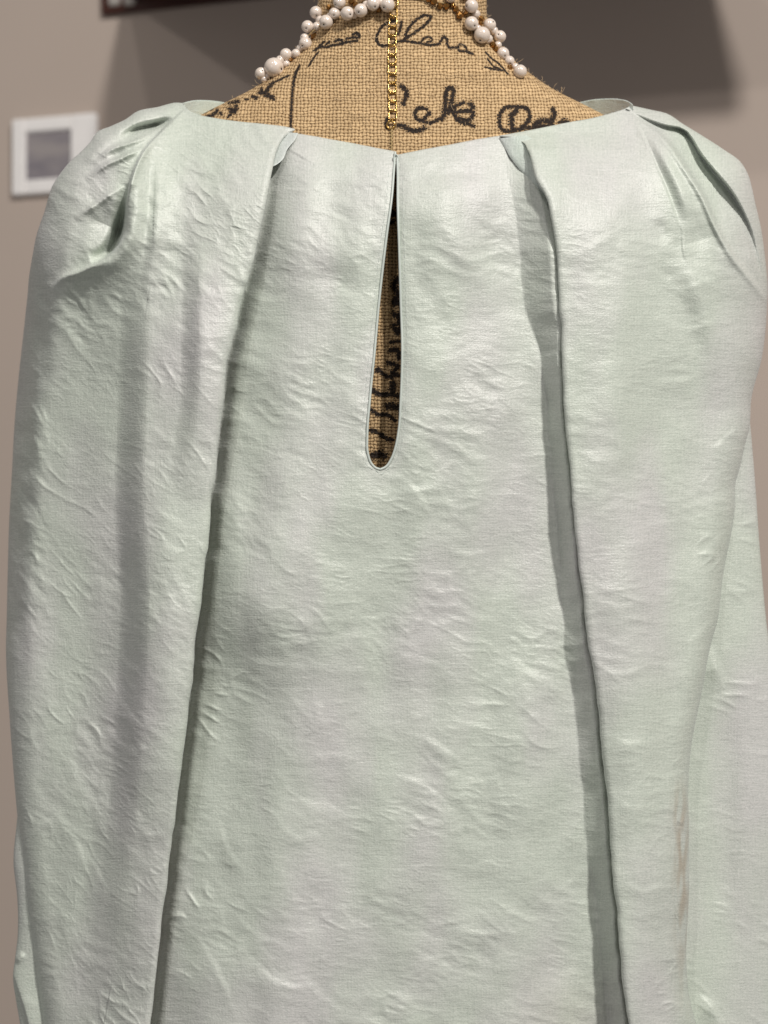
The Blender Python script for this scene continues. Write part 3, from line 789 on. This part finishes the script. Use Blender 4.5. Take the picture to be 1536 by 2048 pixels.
# left panel
LS = [(366, 206), (351, 205), (333, 209), (315, 214), (296, 217), (278, 221), (250, 239), (222, 252), (194, 264), (180, 284), (162, 303), (141, 322), (122, 345), (105, 371), (96, 397), (89, 423), (80, 448), (73, 470), (66, 505), (60, 540), (55, 590), (48, 656), (37, 756), (29, 848), (24, 940), (18, 1050), (15, 1160), (13, 1250), (12, 1283), (20, 1448), (33, 1614), (50, 1780), (70, 1945), (83, 2048), (100, 2200)]
def build_left():
    nC = 270
    u = np.linspace(0, 1, nC)
    u = 0.5 * u + 0.5 * (1 - (1 - u) ** 1.4)
    u = np.where(u < .2, .2 * (u / .2) ** 1.5, u)
    v = vv
    Rq = by_v(PLE, left_v(PLE), v)
    vs = vstat(0, LS, 20, 0.145)
    Lq = by_v(LS, vs, v)
    Tq = cr([(366, 206), (374, 219), (392, 229), (430, 238), (480, 245), (530, 250), (570, 255), (592, 260)], 400)
    t = np.linspace(0, 1, 400); Tq = np.stack([np.interp(u, t, Tq[:, 0]), np.interp(u, t, Tq[:, 1])], -1)
    Bq = np.stack([np.interp(u, [0, 1], [Lq[-1, 0], Rq[-1, 0]]), np.full(nC, 2200.0)], -1)
    XY = coons(Tq, Bq, Lq, Rq, u, v)
    X, Y = XY[..., 0].copy(), XY[..., 1].copy()
    Z = base(X, Y)
    de = np.full(X.shape, 1e3); idx, d, sd, tt = pdist(X, Y, Rq[::6], 400); de[idx] = d
    Z -= 60 * sstep(440, 40, X) * sstep(420, 800, Y)
    lift = np.interp(Y, [260, 330, 420, 700, 1400, 2200], [4, 14, 20, 24, 30, 36])
    Z += lift * np.exp(-(de / 120) ** 2)
    ds = np.full(X.shape, 1e3); idx, d, sd, tt = pdist(X, Y, Lq[::6], 300); ds[idx] = d
    F = lambda *a, **k: fold(X, Y, Z, *a, **k)
    G = lambda *a: ridge(X, Y, Z, *a)
    # the big hooked fold with its open pocket
    hook = [(368, 222), (323, 265), (290, 301), (266, 353), (256, 402), (250, 454), (238, 491), (210, 519), (161, 543), (117, 561), (101, 588)]
    F(hook, [4, 20, 32, 44, 54, 60, 58, 50, 36, 20, 0], 5, 40, side=-1)
    G([(258, 368), (247, 425), (234, 475), (216, 503), (180, 520)], [0, -44, -84, -66, 0], 13)
    G([(236, 400), (212, 450), (188, 500)], [0, -26, 0], 32)
    F([(322, 285), (319, 400), (312, 490), (300, 570)], [0, 16, 22, 4], 24, 50, side=-1)
    # ridges fanning from the neck point across the sleeve head
    G([(366, 212), (310, 224), (240, 256), (190, 310)], [2, 14, 18, 6], 17)
    G([(345, 238), (310, 250), (272, 259), (240, 275)], [0, -46, -34, 0], 7)
    F([(311, 267), (268, 284), (226, 299), (185, 330)], [0, 15, 15, 0], 9, 26, side=-1)
    F([(295, 293), (242, 317), (215, 330), (170, 360)], [0, 15, 15, 0], 10, 28, side=-1)
    F([(252, 372), (224, 386), (202, 402), (149, 438)], [0, 9, 9, 0], 9, 26, side=-1)
    G(hook[1:], [0, 8, 9, 9, 9, 9, 8, 6, 0], 7)
    G([(312, 266), (268, 283), (226, 297), (196, 316)], [0, 9, 9, 0], 6)
    G([(296, 292), (242, 316), (215, 328), (180, 352)], [0, 10, 10, 0], 6)
    G([(254, 372), (224, 386), (202, 402), (149, 438)], [0, 9, 8, 0], 7)
    G([(215, 312), (235, 308), (250, 300)], -7, 9)
    G([(160, 330), (190, 305), (215, 285)], 6, 9)
    G([(150, 440), (135, 480), (120, 540)], 5, 14)
    # hanging columns
    F([(305, 500), (300, 640), (296, 780), (292, 900), (290, 1000), (294, 1100), (300, 1200), (296, 1320), (288, 1450), (278, 1600), (256, 1780), (226, 1950)], [6, 36, 52, 58, 62, 62, 60, 54, 46, 36, 22, 6], 62, 100, side=-1)
    F([(330, 900), (335, 1050), (340, 1200), (335, 1350), (320, 1500), (300, 1700)], [0, 16, 22, 22, 16, 0], 130, 90, side=-1)
    F([(404, 430), (404, 560), (402, 700), (400, 800), (386, 900), (372, 1000)], [0, 22, 30, 28, 18, 0], 42, 55, side=-1)
    F([(215, 1560), (225, 1680), (205, 1800), (190, 1900)], [0, 12, 12, 0], 46, 50, side=-1)
    
    idx, d, sd, tt = pdist(X, Y, cr([(106, 500), (104, 575), (96, 680), (76, 870), (66, 1000), (60, 1150), (50, 1300), (40, 1420)], 40), 140)
    sd = sd + 9 * perlin(X[idx] / 40, Y[idx] / 60, 77)
    Z[idx] -= amp(tt, [0, 1.9, 2.2, 2.2, 2.0, 1.4, 0]) * 10 * np.logaddexp(0, sd / 10)
    F([(60, 1680), (100, 1640), (130, 1625)], [0, 5, 0], 8, 18)
    G([(75, 590), (88, 600), (98, 618)], -8, 9)
    Z += undul(X, Y, 7, 8)
    for pts, A in (([(255, 970), (262, 1040), (250, 1110)], 1.6), ([(235, 1290), (245, 1320), (285, 1350)], 3.2), ([(215, 1380), (250, 1420), (290, 1470)], 3.4), ([(205, 1440), (230, 1480), (275, 1520)], 3.4),
                   ([(150, 1570), (180, 1600), (200, 1640)], 3.2), ([(110, 1640), (150, 1690), (175, 1760)], 3.4), ([(95, 1610), (120, 1640), (170, 1680)], 3), ([(160, 1690), (190, 1740), (215, 1800)], 3.2),
                   ([(130, 1830), (150, 1880), (190, 1935)], 2.8), ([(270, 1640), (290, 1670), (330, 1670)], 3), ([(235, 1560), (262, 1620), (290, 1650)], 2.6), ([(60, 1140), (90, 1165), (130, 1180)], 2),
                   ([(300, 850), (330, 880), (360, 890)], 2.4), ([(300, 1010), (340, 1040), (375, 1050)], 2.4), ([(380, 650), (410, 680), (430, 720)], 2.4), ([(330, 640), (360, 660), (395, 690)], 2.6),
                   ([(415, 380), (440, 395), (462, 420)], 4), ([(380, 360), (420, 370), (470, 400)], 3), ([(330, 420), (370, 430), (420, 450)], 3), ([(345, 470), (370, 500), (395, 515)], 3), ([(440, 330), (470, 360), (485, 385)], 3),
                   ([(420, 470), (440, 500), (470, 500)], 3), ([(385, 560), (430, 590), (460, 580)], 3), ([(310, 1060), (340, 1100), (370, 1110)], 2.6), ([(285, 1190), (310, 1240), (345, 1260)], 2.6), ([(22, 900), (30, 940), (50, 965)], 5),
                   ([(25, 1050), (40, 1090), (60, 1110)], 5), ([(50, 700), (65, 730), (85, 760)], 5), ([(45, 780), (60, 810), (78, 840)], 5)):
        F(pts, A * .7, 12, 18)
    env = 0.6 + 0.5 * perlin(X / 230, Y / 240, 25)
    Z += env * 3.4 * crinkle(X, Y, 42, 36, 3.0, 35) + 1.7 * crinkle(X, Y, 36, 18, 3.2, 45) + 1.1 * crinkle(X, Y, 48, 12, 3.0, 145) + 0.8 * crinkle(X, Y, 24, 10, 3.0, 155) + 0.45 * perlin(X / 28, Y / 18, 53)
    Z += (0.2 + 0.8 * sstep(-.2, .6, perlin(X / 200, Y / 150, 29))) * (1.7 + 1.3 * sstep(800, 500, Y)) * crumple(X, Y, 42, 36, 1.7, 105)
    up = sstep(270, 330, X) * sstep(750, 450, Y) * sstep(280, 360, Y)
    Z += up * 4 * crinkle(X, Y, 34, 30, 2.4, 67)
    out = sstep(110, 60, X) * sstep(540, 620, Y) * sstep(1350, 1150, Y)
    Z += out * (6 * crinkle(X, Y, 55, 24, 2.4, 69) + 2.6 * crumple(X, Y, 58, 26, 2.0, 107))
    lowr = sstep(1200, 1500, Y) * sstep(360, 250, X)
    Z += lowr * 3.5 * crinkle(X, Y, 52, 30, 2.6, 73)
    Z += eroll(de, 14, 12)
    rr = np.interp(Y, [200, 260, 330, 450, 650, 1200, 2200], [18, 26, 46, 74, 76, 50, 44])
    Z += eroll(ds, rr, rr * 1.5)
    pre_c, post_c = [], []
    for k in range(10, 0, -1):
        a_ = k / 10
        pre_c.append((Lq[:, 0] + 34 * a_ ** 2.2, Y[:, 0] + 26 * a_ ** 2 * np.clip(1 - v / .12, 0, 1), Z[:, 0] - 190 * a_))
    for k in range(1, 9):
        a_ = k / 8
        post_c.append((Rq[:, 0] - 2 - 60 * max(0, a_ - .4) - 10 * (1 - math.cos(min(1, a_ * 2.2) * math.pi / 2)), Y[:, -1], Z[:, -1] - 12 * math.sin(min(1, a_ * 2.2) * math.pi / 2) - 22 * max(0, a_ - .4)))
    st_ = lambda i: np.concatenate([np.stack([c[i] for c in pre_c], 1), (X, Y, Z)[i], np.stack([c[i] for c in post_c], 1)], 1)
    X, Y, Z = st_(0), st_(1), st_(2)
    X, Y, Z, nl = add_top_lip(X, Y, Z, 8, 30)
    return sheet('pleated_side_panel', X, Y, Z, M_SATIN, blouse, None, None, {'streak_and_bounce': np.zeros_like(X)})
build_left()

# --- neck facings showing in the mouths of the pleats -----------------------------
def facing(edge_a, edge_b, za, zb):
    a_ = cr(edge_a, 60); b_ = cr(edge_b, 60)
    t = np.linspace(0, 1, 26)[None]
    X = a_[:, :1] * (1 - t) + b_[:, :1] * t; Y = a_[:, 1:2] * (1 - t) + b_[:, 1:2] * t
    Z = base(X, Y) + za * (1 - t) + zb * t + 5 * np.sin(t * np.pi) + 1.2 * perlin(X / 22, Y / 22, 91)
    e = np.minimum(1, t / 0.12)
    Z -= 3 * (1 - e) ** 2
    return sheet('neck_facing', X, Y, Z, M_LINING, blouse)
facing([(996, 277), (1006, 290), (1020, 314), (1048, 350), (1084, 389), (1098, 400)], [(1052, 270), (1082, 290), (1096, 318), (1104, 350), (1112, 385), (1116, 402)], 0, 26)
facing([(596, 266), (592, 276), (574, 300), (566, 318), (548, 332), (540, 335)], [(545, 262), (530, 276), (520, 296), (515, 318), (512, 332), (510, 340)], 2, -34)

# --- front neckline seen past the shoulders ---------------------------------------
xs = [368, 384, 410, 440, 470, 540, 640, 800, 960, 1080, 1150, 1185, 1215, 1240, 1256, 1266]
ys = [207, 203, 202, 205, 212, 232, 260, 280, 262, 235, 209, 201, 199, 200, 204, 211]
zs = [-200, -228, -262, -300, -330, -380, -430, -460, -430, -385, -340, -305, -270, -235, -210, -195]
fn = cr(list(zip(xs, ys, zs)), 160)
tt = np.array([-0.35, -0.2, 0.0, 0.06, 0.2, 0.5, 1.0, 1.6])[:, None]
X = fn[None, :, 0] + 0 * tt; Y = fn[None, :, 1] + 34 * np.abs(tt) - 2 * np.exp(-(tt / .1) ** 2)
Z = fn[None, :, 2] - 10 * (tt < 0) * np.minimum(1, -tt * 5) + 1.5 * perlin(X / 15, Y / 15, 95)
sheet('front_neckline', X, Y, Z, M_LINING, blouse)

# --- sleeves behind the body ------------------------------------------------------
def sleeve(inner, outer, zi, zo, bulge, ext, seed, ang):
    y0 = max(inner[0][1], outer[0][1]); n = 420
    ys_ = np.linspace(y0, 2200, n)
    ia = np.array(inner, float); oa = np.array(outer, float)
    xi = spl(ia[:, 1], ia[:, 0], ys_); xo = spl(oa[:, 1], oa[:, 0], ys_)
    t = np.sin(np.linspace(0, 1, 90) * np.pi / 2)[None]
    X = xi[:, None] + (xo - xi)[:, None] * t; Y = np.repeat(ys_[:, None], 90, 1)
    Z = zi + (zo - zi) * t + bulge * np.sqrt(np.clip(1 - (2 * t - 1).clip(0) ** 2, 0, 1)) - bulge
    Z = Z + undul(X, Y, seed, 5) + 3.0 * crinkle(X, Y, ang, 32, 2.6, seed + 1) + 1.2 * crinkle(X, Y, ang, 17, 3, seed + 2)
    exX = []; exY = []; exZ = []
    sgn = np.sign(ext)
    for k in range(1, 9):
        a_ = k / 8
        exX.append(xo - sgn * 40 * a_ ** 2); exY.append(ys_); exZ.append(Z[:, -1] - 160 * a_)
    X = np.concatenate([X, np.stack(exX, 1)], 1); Y = np.concatenate([Y, np.stack(exY, 1)], 1); Z = np.concatenate([Z, np.stack(exZ, 1)], 1)
    return X, Y, Z
X, Y, Z = sleeve([(1440, 780), (1400, 1000), (1380, 1200), (1340, 1400), (1320, 1600), (1320, 2200)],
                 [(1492, 780), (1500, 843), (1505, 899), (1512, 987), (1518, 1075), (1524, 1148), (1532, 1236), (1545, 1340), (1560, 1500), (1575, 1800), (1580, 2200)], -165, -190, 34, 1, 81, 20)
fold(X, Y, Z, [(1422, 1290), (1432, 1340), (1445, 1385)], [0, 10, 0], 14, 40)
fold(X, Y, Z, [(1395, 1990), (1420, 2010), (1440, 2048)], [0, 12, 10], 10, 26)
ridge(X, Y, Z, [(1460, 1300), (1455, 1500), (1450, 1750), (1470, 2000)], -10, 30)
sheet('sleeve', X, Y, Z, M_SATIN, blouse, None, None, {'streak_and_bounce': np.zeros_like(X)})
X, Y, Z = sleeve([(120, 1560), (120, 1700), (140, 1900), (160, 2200)],
                 [(40, 1560), (34, 1640), (27, 1727), (34, 1790), (35, 1875), (29, 1925), (26, 1950), (32, 2000), (40, 2048), (52, 2200)], -215, -240, 30, -1, 85, 60)
fold(X, Y, Z, [(24, 1940), (40, 1985), (58, 2048), (70, 2150)], [4, 12, 12, 6], 6, 22, side=-1)
ridge(X, Y, Z, [(30, 1925), (40, 1915), (48, 1905)], 8, 7)
sheet('sleeve', X, Y, Z, M_SATIN, blouse, None, None, {'streak_and_bounce': np.zeros_like(X)})

# ------------------------------------------------------------------ necklace
neck = tag(empty('pearl_necklace', tuple(P(790, 20, -140))), 'clustered pearl necklace with gold back chain round the burlap neck', 'necklace')

def pearl_mesh():
    nu, nv = 20, 14
    th_ = np.linspace(0, np.pi, nv); ph = np.linspace(0, 2 * np.pi, nu, endpoint=False)
    rad = np.ones(nv); rad[0] = 0.86; rad[-1] = 0.86
    th_[1] = 0.12; th_[-2] = np.pi - 0.12; th_[0] = 0.05; th_[-1] = np.pi - 0.05
    V = np.stack([rad[:, None] * np.sin(th_)[:, None] * np.cos(ph)[None], rad[:, None] * np.sin(th_)[:, None] * np.sin(ph)[None], rad[:, None] * np.cos(th_)[:, None] + 0 * ph[None]], -1)
    i = np.arange(nv * nu).reshape(nv, nu); j = np.roll(i, -1, 1)
    F = np.stack([i[:-1], i[1:], j[1:], j[:-1]], -1)
    me = mesh_from('pearl', V, F.reshape(-1, 4), [M_PEARL, M_HOLE])
    mi = np.zeros(F.shape[:2], np.int32); mi[0] = 1; mi[-1] = 1
    me.polygons.foreach_set('material_index', mi.ravel())
    return me
PEARL = pearl_mesh()
def ball_mesh(name, mat, sub):
    import bmesh
    bm = bmesh.new(); bmesh.ops.create_icosphere(bm, subdivisions=sub, radius=1.0)
    me = bpy.data.meshes.new(name); bm.to_mesh(me); bm.free(); me.materials.append(mat)
    return me
BEAD = ball_mesh('gold_bead', M_AMBER, 1)
def place(name, me, x, y, z, r, hole=None):
    o = put(name, me, neck)
    o.location = Vector(P(x, y, z)) ; s = r * S * (D - z) / D
    o.scale = (s, s, s)
    if hole is None:
        o.rotation_euler = (random.uniform(0, 3), random.uniform(0, 3), random.uniform(0, 3))
    else:            # the drill hole looks towards (dx, dy) on the camera side
        dx, dy = hole
        d = Vector((dx, -math.sqrt(max(0.05, 1 - dx * dx - dy * dy)), -dy))
        o.rotation_euler = d.to_track_quat('Z', 'Y').to_euler()
    return o
def ring_z(x, y, r):
    wy = float(np.interp(y, yr, W_)); q = (x - FCX) / wy
    if abs(q) < 0.97: return float(form_z(x, y)) + r * 0.85
    return FZC + 20
pearls = [  # x, y, r, drill hole direction
    (679, 5, 13, None), (669, 27, 12, (-.1, .55)), (695, 27, 14.5, (.4, .4)), (722, 21, 14, (-.35, .5)), (746, 8, 14, (.3, .65)), (775, 10, 15, (-.5, .55)),
    (632, 25, 13, (.1, .75)), (652, 44, 14.5, (-.3, .6)), (634, 53, 9.5, (-.3, .6)), (615, 53, 12.5, (-.2, .55)), (609, 76, 9, None), (611, 87, 13.5, (-.45, .55)),
    (572, 109, 12.5, None), (592, 107, 9.5, (-.6, .5)), (548, 135, 20, (.8, .3)), (573, 128, 7.5, (.4, .6)), (522, 147, 12.5, None), (528, 158, 7, None),
    (901, -6, 12, (.1, .3)), (943, 12, 14, (-.8, .2)), (943, 47, 14.5, (.4, .55)), (979, 50, 13.5, None), (1000, 73, 12.5, None), (964, 70, 17, (-.25, .8)), (976, 78, 10, (0.05, .45)),
    (1006, 107, 13, (.25, .6)), (1019, 122, 10.5, (.05, .75)), (1040, 143, 14, None), (640, 40, 9, None), (660, 33, 8, None), (708, 30, 8, None), (760, 4, 10, None), (733, 10, 9, None), (600, 97, 8, None), (560, 120, 9, None), (535, 152, 7, None), (952, 28, 9, None), (955, 58, 9, None), (988, 62, 9, None), (996, 90, 8, None), (1013, 114, 7, None), (1031, 134, 8, None), (684, -16, 12, None), (734, -14, 12, None), (931, -14, 12, None)]
for x, y, r, hl in pearls:
    r *= 0.98
    place('pearl', PEARL, x, y, ring_z(x, y, r) + (6 if r > 13 else 0), r, hl)
for x, y, r in ((628, 73, 8), (703, 2, 8), (711, 8, 6), (657, 14, 6), (757, 20, 6), (868, 3, 8), (880, 12, 7), (893, 13, 7), (858, -2, 7), (912, 18, 7), (920, 30, 9), (930, 24, 7), (963, 38, 7), (961, 46, 6), (986, 90, 8), (992, 98, 7), (998, 92, 5), (582, 119, 5), (1020, 134, 6), (1012, 116, 5), (905, 10, 6)):
    place('gold_bead', BEAD, x, y, ring_z(x, y, r), r)
def cordpts(lst):
    p = cr(lst, 60)
    z = np.array([ring_z(a_, b_, 3) for a_, b_ in p]); z = np.convolve(np.pad(z, 5, mode='edge'), np.ones(11) / 11, 'valid')
    return P(p[:, 0], p[:, 1], z)
tube('bead_cord', cordpts([(786, -4), (745, 12), (700, 20), (655, 40), (620, 68), (585, 110), (545, 140), (515, 158)]), 1.6 * S, M_CORD, neck, 6)
tube('bead_cord', cordpts([(790, -6), (860, 2), (905, 12), (935, 32), (965, 66), (1000, 100), (1045, 150)]), 1.6 * S, M_CORD, neck, 6)

def link_mesh(w_, h_, r_):
    """flat rectangular link with a cross bar, lying in XZ"""
    pts = []
    for cx, cz_, a0 in ((1, 1, 0), (-1, 1, 90), (-1, -1, 180), (1, -1, 270)):
        for k in range(4):
            a_ = math.radians(a0 + k * 30)
            pts.append((cx * (w_ / 2 - 3) + 3 * math.cos(a_), 0.0, cz_ * (h_ / 2 - 3) + 3 * math.sin(a_)))
    V, F = tube_np(np.array(pts) * S, r_ * S, 6, True)
    t = np.linspace(-1, 1, 7)
    bar = np.stack([t * w_ / 2, -3.2 * (1 - t ** 2) , 0 * t + h_ / 2 + 0.4], -1) * S
    V2, F2 = tube_np(bar, r_ * 1.15 * S, 6)
    return mesh_from('chain_link', np.concatenate([V, V2]), np.concatenate([F, F2 + len(V)]), M_GOLD)
LINK = link_mesh(15.5, 17.0, 1.7)
y = 4.0; k_ = 0
while y < 246:
    z = float(form_z(787, y)); z2 = float(form_z(787, y + 8)); zb = float(form_z(787, y - 8))
    step = 19.6 / math.hypot(1, (z2 - zb) / 16)
    x = 788 - 2.0 * math.sin(y / 60.0) - 0.016 * y
    o = put('chain_link', LINK, neck)
    f = (D - z) / D
    o.location = Vector(P(x, y, z + 4.0))
    o.scale = (f, f, f)
    o.rotation_euler = (-math.atan2(z2 - zb, 16) + random.uniform(-.12, .12), random.uniform(-.05, .05), random.uniform(-.28, .28))
    y += step; k_ += 1
# ring and slim tail of the chain running in under the neckline
a = np.linspace(0, 2 * np.pi, 24, endpoint=False)
zc_ = float(form_z(785, 252))
tube('chain_ring', P(782 + 8 * np.cos(a), 250 + 7.5 * np.sin(a), zc_ + 5), 2.2 * S, M_GOLD, neck, 8, True)
yy = np.linspace(256, 330, 30)
tube('chain_tail', P(783 + 2.2 * np.sin(yy * .9), yy, form_z(784 + 0 * yy, yy) + 2.6), 2.4 * S, M_CORD, neck, 7)
